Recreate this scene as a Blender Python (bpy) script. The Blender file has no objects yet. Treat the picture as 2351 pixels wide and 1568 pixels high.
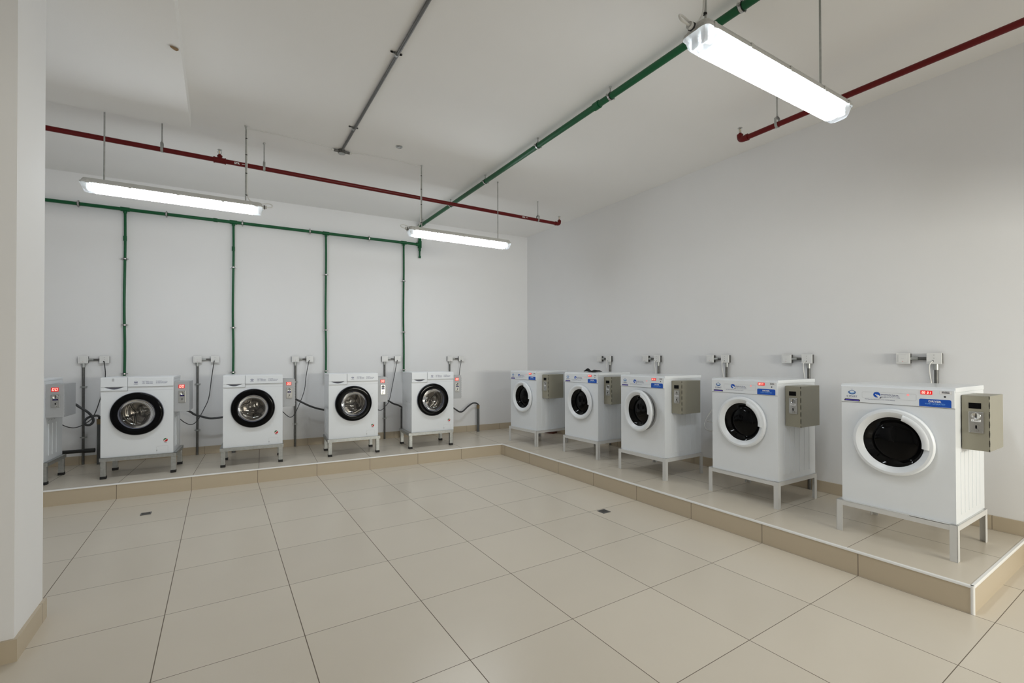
import bpy, bmesh, math, random
from mathutils import Vector, Matrix
random.seed(7)
SC = bpy.context.scene
COL = SC.collection
PI = math.pi

# ------------------------------------------------------------------ camera, exposure, world, big lights
CAM_POS = Vector((0.8436, -5.4539, 1.3643))
YAW, PITCH, ROLL = 0.56846, 0.008, -0.002
fw = Vector((math.sin(YAW), math.cos(YAW), 0)); rt = Vector((math.cos(YAW), -math.sin(YAW), 0)); up = Vector((0, 0, 1))
fw2 = fw*math.cos(PITCH) + up*math.sin(PITCH); up2 = up*math.cos(PITCH) - fw*math.sin(PITCH)
r2 = rt*math.cos(ROLL) + up2*math.sin(ROLL); u2 = up2*math.cos(ROLL) - rt*math.sin(ROLL)
cam = bpy.data.cameras.new('camera'); camo = bpy.data.objects.new('camera', cam); COL.objects.link(camo)
m = Matrix((r2, u2, -fw2)).transposed().to_4x4(); m.translation = CAM_POS
camo.matrix_world = m
cam.sensor_fit = 'HORIZONTAL'; cam.sensor_width = 36.0; cam.lens = 1050.05/2351*36.0
cam.shift_x = 0.0; cam.shift_y = 29.12/2351
cam.clip_start = 0.05; cam.clip_end = 100
SC.camera = camo

SC.view_settings.view_transform = 'Standard'; SC.view_settings.look = 'None'
SC.view_settings.exposure = 0.0; SC.view_settings.gamma = 1.0; SC.view_settings.use_curve_mapping = False
SC.cycles.use_denoising = True
SC.cycles.max_bounces = 10; SC.cycles.diffuse_bounces = 7; SC.cycles.glossy_bounces = 5; SC.cycles.transparent_max_bounces = 12
SC.cycles.sample_clamp_indirect = 6.0; SC.cycles.caustics_reflective = False; SC.cycles.caustics_refractive = False

LAMP_STRENGTH = 32.0      # luminous diffuser of each fluorescent batten
DOOR_POWER = 120.0         # daylight arriving through the open doorway behind the camera, to the right

world = bpy.data.worlds.new('world'); SC.world = world; world.use_nodes = True
world.node_tree.nodes['Background'].inputs[0].default_value = (0.95, 0.93, 0.88, 1)
world.node_tree.nodes['Background'].inputs[1].default_value = 0.6

ld = bpy.data.lights.new('doorway_daylight', 'AREA'); ld.shape = 'RECTANGLE'; ld.size = 2.4; ld.size_y = 0.55
ld.energy = DOOR_POWER; ld.color = (1.0, 0.975, 0.86)
lo = bpy.data.objects.new('doorway_daylight', ld); COL.objects.link(lo)
lo.location = (4.15, -8.4, 1.55); lo.rotation_euler = (PI/2, 0, 0)   # faces +y, into the room

# ------------------------------------------------------------------ materials
def nmat(name):
    mt = bpy.data.materials.new(name); mt.use_nodes = True
    nt = mt.node_tree; b = nt.nodes['Principled BSDF']
    return mt, nt, b
def mat(name, col, rough=0.5, metal=0.0, var=0.03, scale=18.0, spec=0.5, bump=0.0, bscale=250.0, coat=0.0):
    mt, nt, b = nmat(name)
    N = nt.nodes; L = nt.links
    tc = N.new('ShaderNodeTexCoord'); nz = N.new('ShaderNodeTexNoise'); nz.inputs['Scale'].default_value = scale; nz.inputs['Detail'].default_value = 3
    L.new(tc.outputs['Object'], nz.inputs['Vector'])
    mr = N.new('ShaderNodeMapRange'); mr.inputs[3].default_value = 1-var; mr.inputs[4].default_value = 1+var
    L.new(nz.outputs['Fac'], mr.inputs[0])
    mx = N.new('ShaderNodeVectorMath'); mx.operation = 'SCALE'; mx.inputs[0].default_value = col
    L.new(mr.outputs[0], mx.inputs['Scale']); L.new(mx.outputs[0], b.inputs['Base Color'])
    b.inputs['Roughness'].default_value = rough; b.inputs['Metallic'].default_value = metal
    b.inputs['Specular IOR Level'].default_value = spec; b.inputs['Coat Weight'].default_value = coat
    if bump:
        n2 = N.new('ShaderNodeTexNoise'); n2.inputs['Scale'].default_value = bscale; L.new(tc.outputs['Object'], n2.inputs['Vector'])
        bp = N.new('ShaderNodeBump'); bp.inputs['Strength'].default_value = bump; bp.inputs['Distance'].default_value = 0.002
        L.new(n2.outputs['Fac'], bp.inputs['Height']); L.new(bp.outputs[0], b.inputs['Normal'])
    return mt
def emat(name, col, s):
    mt, nt, b = nmat(name)
    b.inputs['Base Color'].default_value = (*col, 1); b.inputs['Emission Color'].default_value = (*col, 1); b.inputs['Emission Strength'].default_value = s
    return mt
def tile_mat(name, col, grout, size=0.6, ox=0.0, oy=0.0, rot=0.0, gx=0.0042, gy=0.0034, use_v=True, rough=0.28, var=0.05, spec=0.4):
    mt, nt, b = nmat(name); N = nt.nodes; L = nt.links
    g = N.new('ShaderNodeNewGeometry')
    off = N.new('ShaderNodeVectorMath'); off.operation = 'SUBTRACT'; off.inputs[1].default_value = (ox, oy, 0); L.new(g.outputs['Position'], off.inputs[0])
    vr = N.new('ShaderNodeVectorRotate'); vr.rotation_type = 'Z_AXIS'; vr.inputs['Angle'].default_value = -rot; L.new(off.outputs[0], vr.inputs['Vector'])
    sc = N.new('ShaderNodeVectorMath'); sc.operation = 'SCALE'; sc.inputs['Scale'].default_value = 1/size; L.new(vr.outputs[0], sc.inputs[0])
    sp = N.new('ShaderNodeSeparateXYZ'); L.new(sc.outputs[0], sp.inputs[0])
    def line(o, w):
        f = N.new('ShaderNodeMath'); f.operation = 'FRACT'; L.new(o, f.inputs[0])
        s = N.new('ShaderNodeMath'); s.operation = 'SUBTRACT'; L.new(f.outputs[0], s.inputs[0]); s.inputs[1].default_value = 0.5
        a = N.new('ShaderNodeMath'); a.operation = 'ABSOLUTE'; L.new(s.outputs[0], a.inputs[0])
        gt = N.new('ShaderNodeMath'); gt.operation = 'GREATER_THAN'; L.new(a.outputs[0], gt.inputs[0]); gt.inputs[1].default_value = 0.5 - w/size/2
        return gt.outputs[0]
    lx = line(sp.outputs[0], gx); fac = lx
    if use_v:
        ly = line(sp.outputs[1], gy)
        mxm = N.new('ShaderNodeMath'); mxm.operation = 'MAXIMUM'; L.new(lx, mxm.inputs[0]); L.new(ly, mxm.inputs[1]); fac = mxm.outputs[0]
    fl = N.new('ShaderNodeVectorMath'); fl.operation = 'FLOOR'; L.new(sc.outputs[0], fl.inputs[0])
    fz = N.new('ShaderNodeVectorMath'); fz.operation = 'MULTIPLY'; fz.inputs[1].default_value = (1, 1 if use_v else 0, 0); L.new(fl.outputs[0], fz.inputs[0])
    wn = N.new('ShaderNodeTexWhiteNoise'); wn.noise_dimensions = '3D'; L.new(fz.outputs[0], wn.inputs['Vector'])
    nz = N.new('ShaderNodeTexNoise'); nz.inputs['Scale'].default_value = 3.5; nz.inputs['Detail'].default_value = 6; L.new(g.outputs['Position'], nz.inputs['Vector'])
    ad = N.new('ShaderNodeMath'); ad.operation = 'ADD'; L.new(wn.outputs['Value'], ad.inputs[0]); L.new(nz.outputs['Fac'], ad.inputs[1])
    mr = N.new('ShaderNodeMapRange'); mr.inputs[1].default_value = 0; mr.inputs[2].default_value = 2; mr.inputs[3].default_value = 1-var; mr.inputs[4].default_value = 1+var
    L.new(ad.outputs[0], mr.inputs[0])
    mx = N.new('ShaderNodeVectorMath'); mx.operation = 'SCALE'; mx.inputs[0].default_value = col; L.new(mr.outputs[0], mx.inputs['Scale'])
    mi = N.new('ShaderNodeMix'); mi.data_type = 'RGBA'; L.new(fac, mi.inputs['Factor']); L.new(mx.outputs[0], mi.inputs[6]); mi.inputs[7].default_value = (*grout, 1)
    L.new(mi.outputs[2], b.inputs['Base Color'])
    rr = N.new('ShaderNodeMapRange'); rr.inputs[3].default_value = rough; rr.inputs[4].default_value = 0.9; L.new(fac, rr.inputs[0]); L.new(rr.outputs[0], b.inputs['Roughness'])
    b.inputs['Specular IOR Level'].default_value = spec
    return mt

WALL_ANG = -math.atan(0.07)
M = {}
M['paint'] = mat('white_wall_paint', (0.830, 0.832, 0.842), 0.75, var=0.015, scale=2.2, bump=0.05, bscale=160, spec=0.3)
M['ceil'] = mat('ceiling_paint', (0.876, 0.872, 0.865), 0.8, var=0.02, scale=1.5, bump=0.12, bscale=120, spec=0.25)
GROUT = (0.16, 0.13, 0.10)
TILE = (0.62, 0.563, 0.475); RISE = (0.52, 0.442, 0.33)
M['floor'] = tile_mat('beige_floor_tiles', TILE, GROUT)
M['plat_back'] = tile_mat('beige_platform_tiles', TILE, GROUT, ox=0.012, oy=0.40, rot=WALL_ANG)
M['plat_right'] = tile_mat('beige_platform_tiles_right', TILE, GROUT, ox=4.82, oy=-4.136)
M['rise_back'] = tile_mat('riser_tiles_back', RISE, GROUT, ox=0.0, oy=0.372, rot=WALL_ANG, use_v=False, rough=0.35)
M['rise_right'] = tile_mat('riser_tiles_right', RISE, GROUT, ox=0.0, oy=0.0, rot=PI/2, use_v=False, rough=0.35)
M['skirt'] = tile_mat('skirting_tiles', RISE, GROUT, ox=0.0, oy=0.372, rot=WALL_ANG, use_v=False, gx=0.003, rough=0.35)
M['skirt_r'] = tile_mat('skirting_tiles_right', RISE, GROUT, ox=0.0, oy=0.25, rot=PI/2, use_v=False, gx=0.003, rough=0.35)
M['trim'] = mat('white_edge_trim', (0.82, 0.82, 0.81), 0.35)
M['enamel'] = mat('white_appliance_enamel', (0.785, 0.815, 0.85), 0.28, var=0.008, coat=0.2)
M['panel'] = mat('white_panel_plastic', (0.785, 0.815, 0.85), 0.32, var=0.008)
M['seam'] = mat('shadow_gap_grey', (0.22, 0.23, 0.25), 0.7)
M['groove'] = mat('light_grey_line', (0.50, 0.51, 0.53), 0.6)
M['blackgloss'] = mat('black_gloss_plastic', (0.0015, 0.0015, 0.002), 0.10, spec=0.14)
M['blackglass'] = mat('dark_tinted_glass', (0.001, 0.001, 0.0012), 0.05, spec=0.16)
M['rimgrey'] = mat('grey_rim_plastic', (0.115, 0.12, 0.155), 0.22)
M['gasket'] = mat('grey_door_gasket', (0.24, 0.245, 0.25), 0.45)
M['steel'] = mat('drum_stainless_steel', (0.46, 0.44, 0.42), 0.20, metal=1.0, var=0.06, scale=30)
M['chrome'] = mat('polished_steel', (0.55, 0.55, 0.54), 0.28, metal=1.0)
M['galv'] = mat('galvanised_steel', (0.42, 0.43, 0.42), 0.40, metal=0.75, var=0.30, scale=34)
M['rubber'] = mat('black_rubber', (0.008, 0.008, 0.008), 0.6)
M['stand_white'] = mat('white_painted_iron', (0.62, 0.62, 0.61), 0.4)
M['box_grey'] = mat('grey_coin_box_paint', (0.43, 0.44, 0.455), 0.45, metal=0.15)
M['box_taupe'] = mat('taupe_coin_box_paint', (0.30, 0.285, 0.225), 0.38, metal=0.1)
M['black'] = mat('matt_black', (0.002, 0.002, 0.0025), 0.4, spec=0.12)
M['hinge'] = mat('dark_hinge_metal', (0.055, 0.05, 0.038), 0.5)
M['led_red'] = emat('red_display_glow', (0.70, 0.006, 0.008), 0.50)
M['led_digit'] = emat('lit_digit', (1.0, 0.72, 0.60), 1.0)
M['led_pink'] = emat('pink_pilot_lamp', (1.0, 0.33, 0.33), 0.35)
M['led_blue'] = emat('violet_backlit_strip', (0.07, 0.045, 0.35), 0.5)
M['blue'] = mat('blue_sticker', (0.004, 0.085, 0.50), 0.4)
M['lblue'] = mat('light_blue_print', (0.25, 0.55, 0.92), 0.4)
M['logo_blue'] = mat('logo_blue_print', (0.012, 0.12, 0.40), 0.4)
M['navy'] = mat('navy_print', (0.025, 0.025, 0.16), 0.5)
M['ink'] = mat('black_print', (0.015, 0.015, 0.02), 0.5)
M['whiteprint'] = mat('white_print', (0.85, 0.85, 0.86), 0.5)
M['sgreen'] = mat('sticker_green', (0.01, 0.17, 0.06), 0.4)
M['sred'] = mat('sticker_red', (0.55, 0.012, 0.012), 0.4)
M['greenpipe'] = mat('green_plastic_pipe', (0.004, 0.095, 0.032), 0.38, var=0.12, scale=12, spec=0.35)
M['redpipe'] = mat('red_painted_pipe', (0.125, 0.003, 0.0035), 0.34, var=0.08, scale=12, spec=0.3)
M['conduit'] = mat('grey_steel_conduit', (0.13, 0.13, 0.125), 0.40, metal=0.5, var=0.25, scale=30)
M['hose'] = mat('dark_grey_hose', (0.055, 0.057, 0.06), 0.5)
M['blackpipe'] = mat('black_drain_pipe', (0.025, 0.025, 0.025), 0.4)
M['standpipe'] = mat('grey_drain_standpipe', (0.10, 0.105, 0.105), 0.5, var=0.10)
M['putty'] = mat('brown_joint_tape', (0.22, 0.16, 0.08), 0.7)
M['cord_dark'] = mat('dark_power_cord', (0.045, 0.045, 0.048), 0.5)
M['cord_white'] = mat('white_power_cord', (0.70, 0.70, 0.68), 0.5)
M['socket'] = mat('white_switch_plastic', (0.78, 0.78, 0.77), 0.35)
M['housing'] = mat('grey_lamp_housing', (0.50, 0.50, 0.48), 0.5)
M['bulb'] = mat('sprinkler_bulb_yellow', (0.65, 0.40, 0.03), 0.2)
M['cloth'] = mat('black_cloth', (0.006, 0.006, 0.007), 0.9, bump=0.4)
M['brownwood'] = mat('dark_brown_wood', (0.09, 0.022, 0.012), 0.5)
M['moth'] = mat('brown_moth_wing', (0.30, 0.20, 0.105), 0.9, var=0.4, scale=90)
M['drain'] = mat('dull_drain_steel', (0.20, 0.20, 0.20), 0.4, metal=0.8)
# luminous frosted diffuser
M['lamp'] = emat('luminous_diffuser', (0.888, 0.950, 1.0), LAMP_STRENGTH)
mt, nt, b = nmat('clear_diffuser_end')
b.inputs['Base Color'].default_value = (0.85, 0.87, 0.90, 1); b.inputs['Roughness'].default_value = 0.15
tr = nt.nodes.new('ShaderNodeBsdfTransparent'); ms = nt.nodes.new('ShaderNodeMixShader'); ms.inputs[0].default_value = 0.6
nt.links.new(b.outputs[0], ms.inputs[1]); nt.links.new(tr.outputs[0], ms.inputs[2]); nt.links.new(ms.outputs[0], nt.nodes['Material Output'].inputs[0])
M['clear'] = mt
mt, nt, b = nmat('door_window_glass')
tr = nt.nodes.new('ShaderNodeBsdfTransparent'); tr.inputs[0].default_value = (0.80, 0.79, 0.77, 1)
gl = nt.nodes.new('ShaderNodeBsdfGlossy'); gl.inputs['Roughness'].default_value = 0.02
fr = nt.nodes.new('ShaderNodeFresnel'); fr.inputs[0].default_value = 1.5; ms = nt.nodes.new('ShaderNodeMixShader')
nt.links.new(fr.outputs[0], ms.inputs[0]); nt.links.new(tr.outputs[0], ms.inputs[1]); nt.links.new(gl.outputs[0], ms.inputs[2]); nt.links.new(ms.outputs[0], nt.nodes['Material Output'].inputs[0])
M['glass'] = mt

# ------------------------------------------------------------------ mesh builder
class MB:
    def __init__(s): s.v = []; s.f = []; s.m = []; s.s = []; s.mats = []
    def mi(s, k):
        if k not in s.mats: s.mats.append(k)
        return s.mats.index(k)
    def add(s, vs, fs, k, smooth=False):
        o = len(s.v); s.v += [tuple(v) for v in vs]; i = s.mi(k)
        for f in fs: s.f.append([o+j for j in f]); s.m.append(i); s.s.append(smooth)
        return s
    def box(s, x0, x1, y0, y1, z0, z1, k, bev=0.0):
        if bev <= 0:
            vs = [(x, y, z) for z in (z0, z1) for y in (y0, y1) for x in (x0, x1)]
            return s.add(vs, [(0,2,3,1),(4,5,7,6),(0,1,5,4),(2,6,7,3),(0,4,6,2),(1,3,7,5)], k)
        bm = bmesh.new(); bmesh.ops.create_cube(bm, size=1)
        for v in bm.verts: v.co = Vector(((x0+x1)/2+v.co.x*(x1-x0), (y0+y1)/2+v.co.y*(y1-y0), (z0+z1)/2+v.co.z*(z1-z0)))
        bmesh.ops.bevel(bm, geom=list(bm.edges), offset=bev, segments=2, profile=0.6, affect='EDGES')
        return s.bm(bm, k)
    def bm(s, bm, k, smooth=False):
        bm.verts.index_update()
        s.add([v.co for v in bm.verts], [[v.index for v in f.verts] for f in bm.faces], k, smooth); bm.free(); return s
    def cyl(s, p0, p1, r, k, n=16, r1=None, caps=True):
        p0 = Vector(p0); p1 = Vector(p1); d = (p1-p0).normalized(); a = d.orthogonal().normalized(); b = d.cross(a); r1 = r if r1 is None else r1
        vs = []
        for p, q in ((p0, r), (p1, r1)):
            for i in range(n): t = 2*PI*i/n; vs.append(p+a*q*math.cos(t)+b*q*math.sin(t))
        s.add(vs, [(i, (i+1) % n, n+(i+1) % n, n+i) for i in range(n)], k, True)
        if caps: s.add(vs, [list(range(n))[::-1], list(range(n, 2*n))], k)
        return s
    def tube(s, pts, r, k, n=10, sub=6, smooth_path=True):
        P = [Vector(p) for p in pts]
        if smooth_path and len(P) > 2:
            Q = []
            for i in range(len(P)-1):
                p0 = P[max(i-1, 0)]; p1 = P[i]; p2 = P[i+1]; p3 = P[min(i+2, len(P)-1)]
                for j in range(sub):
                    t = j/sub
                    Q.append(0.5*((2*p1)+(p2-p0)*t+(2*p0-5*p1+4*p2-p3)*t*t+(3*p1-p0-3*p2+p3)*t**3))
            Q.append(P[-1]); P = Q
        T = [(P[min(i+1, len(P)-1)]-P[max(i-1, 0)]).normalized() for i in range(len(P))]
        a = T[0].orthogonal().normalized(); vs = []
        for i, p in enumerate(P):
            a = (a - T[i]*a.dot(T[i])).normalized(); b = T[i].cross(a)
            for j in range(n): t = 2*PI*j/n; vs.append(p+a*r*math.cos(t)+b*r*math.sin(t))
        fs = [(i*n+j, i*n+(j+1) % n, (i+1)*n+(j+1) % n, (i+1)*n+j) for i in range(len(P)-1) for j in range(n)]
        s.add(vs, fs, k, True); L = len(P)-1
        s.add(vs, [list(range(n))[::-1], [L*n+j for j in range(n)]], k)
        return s
    def lathe(s, prof, k, c=(0, 0, 0), n=64, a0=0.0, a1=2*PI, smooth=True, close=False):
        """revolve (radius, y) about the local y axis through c; faces the -y side"""
        full = abs(a1-a0-2*PI) < 1e-6; cnt = n if full else n+1; vs = []
        for (r, y) in prof:
            for i in range(cnt):
                t = a0+(a1-a0)*i/n; vs.append((c[0]+r*math.cos(t), c[1]+y, c[2]+r*math.sin(t)))
        fs = []
        for j in range(len(prof)-1):
            for i in range(n):
                i2 = (i+1) % cnt
                fs.append((j*cnt+i, j*cnt+i2, (j+1)*cnt+i2, (j+1)*cnt+i))
        s.add(vs, fs, k, smooth)
        if close and not full:
            s.add(vs, [[j*cnt for j in range(len(prof))], [j*cnt+cnt-1 for j in range(len(prof))][::-1]], k)
        return s
    def lathez(s, prof, k, c=(0, 0, 0), n=24):
        vs = [(c[0]+r*math.cos(2*PI*i/n), c[1]+r*math.sin(2*PI*i/n), c[2]+z) for (r, z) in prof for i in range(n)]
        return s.add(vs, [(j*n+i, j*n+(i+1) % n, (j+1)*n+(i+1) % n, (j+1)*n+i) for j in range(len(prof)-1) for i in range(n)], k, True)
    def flat(s, poly, y, k):
        """flat polygon in the local xz plane, seen from -y"""
        return s.add([(p[0], y, p[1]) for p in poly], [list(range(len(poly)))], k)
    def rect(s, x0, x1, z0, z1, y, k): return s.flat([(x0, z0), (x1, z0), (x1, z1), (x0, z1)], y, k)
    def ring(s, cx, cz, rx, rz, t, y, k, n=36, a0=0, a1=2*PI, dz=0.0):
        vs = []; full = abs(a1-a0-2*PI) < 1e-6
        for i in range(n+1):
            q = a0+(a1-a0)*i/n
            vs += [(cx+rx*math.cos(q), y, cz+rz*math.sin(q)), (cx+(rx-t)*math.cos(q), y, cz+dz+(rz-t*0.75)*math.sin(q))]
        return s.add(vs, [(2*i, 2*i+2, 2*i+3, 2*i+1) for i in range(n)], k)
    def text(s, body, x, z, y, w, h, k, bold=0.0, align='L'):
        """lettering in the xz plane fitted to width w and height h"""
        vs, fs = text_geo(body, bold)
        if not vs: return s
        xs = [v[0] for v in vs]; zs = [v[1] for v in vs]; x0, x1, z0, z1 = min(xs), max(xs), min(zs), max(zs)
        ox = x - (w/2 if align == 'C' else 0)
        out = [(ox+(v[0]-x0)/(x1-x0)*w, y, z+(v[1]-z0)/(z1-z0)*h) for v in vs]
        return s.add(out, fs, k)
    def xf(s, M4, start=0):
        for i in range(start, len(s.v)): s.v[i] = tuple(M4 @ Vector(s.v[i]))
        return s

_tc = {}
def text_geo(body, bold=0.0):
    key = (body, bold)
    if key in _tc: return _tc[key]
    cu = bpy.data.curves.new('lettering', 'FONT'); cu.body = body; cu.size = 1.0; cu.offset = bold; cu.resolution_u = 2; cu.fill_mode = 'FRONT'
    o = bpy.data.objects.new('lettering', cu); COL.objects.link(o)
    dg = bpy.context.evaluated_depsgraph_get(); me = bpy.data.meshes.new_from_object(o.evaluated_get(dg))
    r = ([(v.co.x, v.co.y) for v in me.vertices], [list(p.vertices) for p in me.polygons])
    bpy.data.objects.remove(o); bpy.data.curves.remove(cu); bpy.data.meshes.remove(me)
    _tc[key] = r
    return r

def make(name, mb, parent=None, label=None):
    me = bpy.data.meshes.new(name); me.from_pydata(mb.v, [], mb.f)
    for k in mb.mats: me.materials.append(M[k])
    me.polygons.foreach_set('material_index', mb.m); me.polygons.foreach_set('use_smooth', mb.s); me.update()
    bm = bmesh.new(); bm.from_mesh(me); bmesh.ops.recalc_face_normals(bm, faces=bm.faces); bm.to_mesh(me); bm.free()
    o = bpy.data.objects.new(name, me); COL.objects.link(o)
    if parent: o.parent = parent
    if label: o['label'] = label
    return o
def tag(o, label, cat, group=None):
    o['label'] = label; o['category'] = cat
    if group: o['group'] = group
    return o
def thing(name, label, cat, loc=(0, 0, 0), rz=0.0, group=None):
    o = bpy.data.objects.new(name, None); COL.objects.link(o); o.empty_display_size = 0.1
    o.location = loc; o.rotation_euler = (0, 0, rz)
    return tag(o, label, cat, group)
def struct(name, mb, label=None):
    o = make(name, mb); o['kind'] = 'structure'
    if label: o['label'] = label
    return o
def kids(o): return [c for c in bpy.data.objects if c.parent == o]
def copy_tree(o, parent=None):
    c = o.copy(); COL.objects.link(c)
    if parent: c.parent = parent
    for ch in CH.get(o.name, []): copy_tree(ch, c)
    return c
CH = {}
def index_children(root):
    CH[root.name] = kids(root)
    for c in CH[root.name]: index_children(c)

# wall frame of the (slightly skewed) back wall: s along the wall, d in front of it
E_ = Vector((math.cos(WALL_ANG), math.sin(WALL_ANG), 0)); N_ = Vector((-math.sin(WALL_ANG), math.cos(WALL_ANG), 0)); O_ = Vector((0, 1.615, 0))
def W(s, d, z): return O_ + E_*s - N_*d + Vector((0, 0, z))
PH = 0.15      # height of the tiled platform
H = 3.50       # ceiling height
XR = 5.44      # right wall
def ywall(x): return 1.615-0.07*x
def ystep(x): return 0.372-0.07*x

# ------------------------------------------------------------------ the room
XL = -1.8; YF = -6.4; XS = 4.205; YE = -4.72
def poly_prism(pts, z0, z1, k, side=None, top=None):
    b = MB(); n = len(pts); vs = [(p[0], p[1], z) for z in (z0, z1) for p in pts]
    b.add(vs, [list(range(n))[::-1]], k); b.add(vs, [list(range(n, 2*n))], top or k)
    for i in range(n):
        j = (i+1) % n
        b.add(vs, [(i, j, n+j, n+i)], (side[i] if side else k))
    return b
struct('floor', poly_prism([(XL-.2, -10.2), (XR+1.6, -10.2), (XR+1.6, 2.0), (XL-.2, 2.0)], -0.12, 0.0, 'floor'))
struct('ceiling', poly_prism([(XL-.2, YF-.15), (XR+.2, YF-.15), (XR+.2, 2.0), (XL-.2, 2.0)], H, H+0.15, 'ceil'))
struct('wall_back', poly_prism([(XL-.2, ywall(XL-.2)), (XR+.2, ywall(XR+.2)), (XR+.2, ywall(XR+.2)+.2), (XL-.2, ywall(XL-.2)+.2)], 0, H, 'paint'))
struct('wall_right', MB().box(XR, XR+.2, YF-.15, ywall(XR), 0, H, 'paint'))
struct('wall_left', MB().box(XL-.2, XL, YF-.15, ywall(XL), 0, H, 'paint'))
b = MB().box(XL, 1.6, YF-.15, YF, 0, H, 'paint').box(5.3, XR, YF-.15, YF, 0, H, 'paint').box(1.6, 5.3, YF-.15, YF, 2.05, H, 'paint')
struct('wall_front', b)
# pillar at the left edge of the view
struct('pillar', MB().box(XL, 0.062, -2.488, -2.093, 0, H, 'paint'))
struct('ceiling_beam', poly_prism([(XL, -6.4), (0.626, -6.4), (0.626, -0.64), (XL, -0.64+0.07*(0.626-XL))], H-0.15, H, 'ceil'))
# platforms
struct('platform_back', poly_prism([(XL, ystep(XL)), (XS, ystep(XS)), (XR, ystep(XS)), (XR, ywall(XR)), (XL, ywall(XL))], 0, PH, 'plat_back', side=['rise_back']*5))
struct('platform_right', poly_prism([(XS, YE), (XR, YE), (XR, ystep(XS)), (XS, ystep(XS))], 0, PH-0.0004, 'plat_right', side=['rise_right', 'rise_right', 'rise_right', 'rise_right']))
# white quarter round edge trims
def trim_run(p0, p1, out, r=0.013):
    b = MB(); p0 = Vector(p0); p1 = Vector(p1); d = (p1-p0).normalized(); out = Vector(out); n = 6; prof = [(-0.010, 0.0015)]
    prof = [Vector((-0.012, 0.0015)), Vector((0.0, 0.0015))] + [Vector((0.004*math.sin(t), 0.0015-r*(1-math.cos(t)))) for t in [PI/2*i/n for i in range(1, n+1)]] + [Vector((-0.012, 0.0015-r))]
    vs = [p + out*q.x + Vector((0, 0, q.y)) for p in (p0, p1) for q in prof]; c = len(prof)
    b.add(vs, [(i, (i+1) % c, c+(i+1) % c, c+i) for i in range(c)] + [list(range(c))[::-1], list(range(c, 2*c))], 'trim')
    return b
struct('trim_1', trim_run((XL, ystep(XL), PH), (XS, ystep(XS), PH), (-N_.x, -N_.y, 0)))
struct('trim_2', trim_run((XS, ystep(XS), PH), (XS, YE, PH), (-1, 0, 0)))
struct('trim_3', trim_run((XS, YE, PH), (XR, YE, PH), (0, -1, 0)))
struct('trim_4', MB().cyl((XS+.004, YE+.004, 0), (XS+.004, YE+.004, PH+.001), 0.009, 'trim', 12))
# tiled skirting
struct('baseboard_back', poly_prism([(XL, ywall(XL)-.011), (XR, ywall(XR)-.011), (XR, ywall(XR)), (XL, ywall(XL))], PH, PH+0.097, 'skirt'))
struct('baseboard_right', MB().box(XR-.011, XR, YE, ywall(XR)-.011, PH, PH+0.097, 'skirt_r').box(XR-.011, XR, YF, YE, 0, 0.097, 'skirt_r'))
b = MB().box(0.062, 0.076, -2.502, -2.079, 0, 0.10, 'skirt_r').box(XL, 0.062, -2.502, -2.488, 0, 0.10, 'skirt').box(XL, 0.062, -2.093, -2.079, 0, 0.10, 'skirt')
struct('baseboard_pillar', b)
struct('baseboard_front', MB().box(XL, 1.6, YF, YF+.011, 0, 0.10, 'skirt'))

# ------------------------------------------------------------------ shared appliance bits
def cabinet_with_hole(hw, dep, h, zt, cx, cz, R, k, n=72):
    """open fronted box shell with a round hole in the front (front at y=0)"""
    b = MB(); x0, x1 = -hw, hw; an = [2*PI*i/n for i in range(n)]
    for c in [(x0, 0), (x1, 0), (x0, zt), (x1, zt)]: an.append(math.atan2(c[1]-cz, c[0]-cx) % (2*PI))
    an = sorted(set(round(a, 6) for a in an)); outer = []; inner = []
    for a in an:
        ca, sa = math.cos(a), math.sin(a); t = 1e9
        if ca > 1e-9: t = min(t, (x1-cx)/ca)
        if ca < -1e-9: t = min(t, (x0-cx)/ca)
        if sa > 1e-9: t = min(t, (zt-cz)/sa)
        if sa < -1e-9: t = min(t, (0-cz)/sa)
        outer.append((cx+ca*t, 0, cz+sa*t)); inner.append((cx+ca*R, 0, cz+sa*R))
    c = len(an); b.add(outer+inner, [(i, (i+1) % c, c+(i+1) % c, c+i) for i in range(c)], k)
    bk = [(v[0], 0.03, v[2]) for v in inner]; b.add(inner+bk, [(i, (i+1) % c, c+(i+1) % c, c+i) for i in range(c)], k, True)
    vs = [(x, y, z) for z in (0, h) for y in (0, dep) for x in (x0, x1)]
    b.add(vs, [(0,2,3,1),(4,5,7,6),(2,6,7,3),(0,4,6,2),(1,3,7,5)], k)
    b.add([(x0, 0, zt), (x1, 0, zt), (x1, 0, h), (x0, 0, h)], [(0, 1, 2, 3)], k)
    return b
SEG = {'0': 'abcdef', '1': 'bc'}
def digit(b, ch, x, z, w, h, y, k, t=0.0026):
    sl = 0.12*h
    S = {'a': (x, x+w, z+h-t, z+h), 'd': (x, x+w, z, z+t), 'g': (x, x+w, z+h/2-t/2, z+h/2+t/2), 'f': (x, x+t, z+h/2, z+h), 'e': (x, x+t, z, z+h/2), 'b': (x+w-t, x+w, z+h/2, z+h), 'c': (x+w-t, x+w, z, z+h/2)}
    for q in SEG[ch]:
        x0, x1, z0, z1 = S[q]; f = lambda zz: sl*(zz-z)/h
        b.flat([(x0+f(z0), z0), (x1+f(z0), z0), (x1+f(z1), z1), (x0+f(z1), z1)], y, k)
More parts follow.
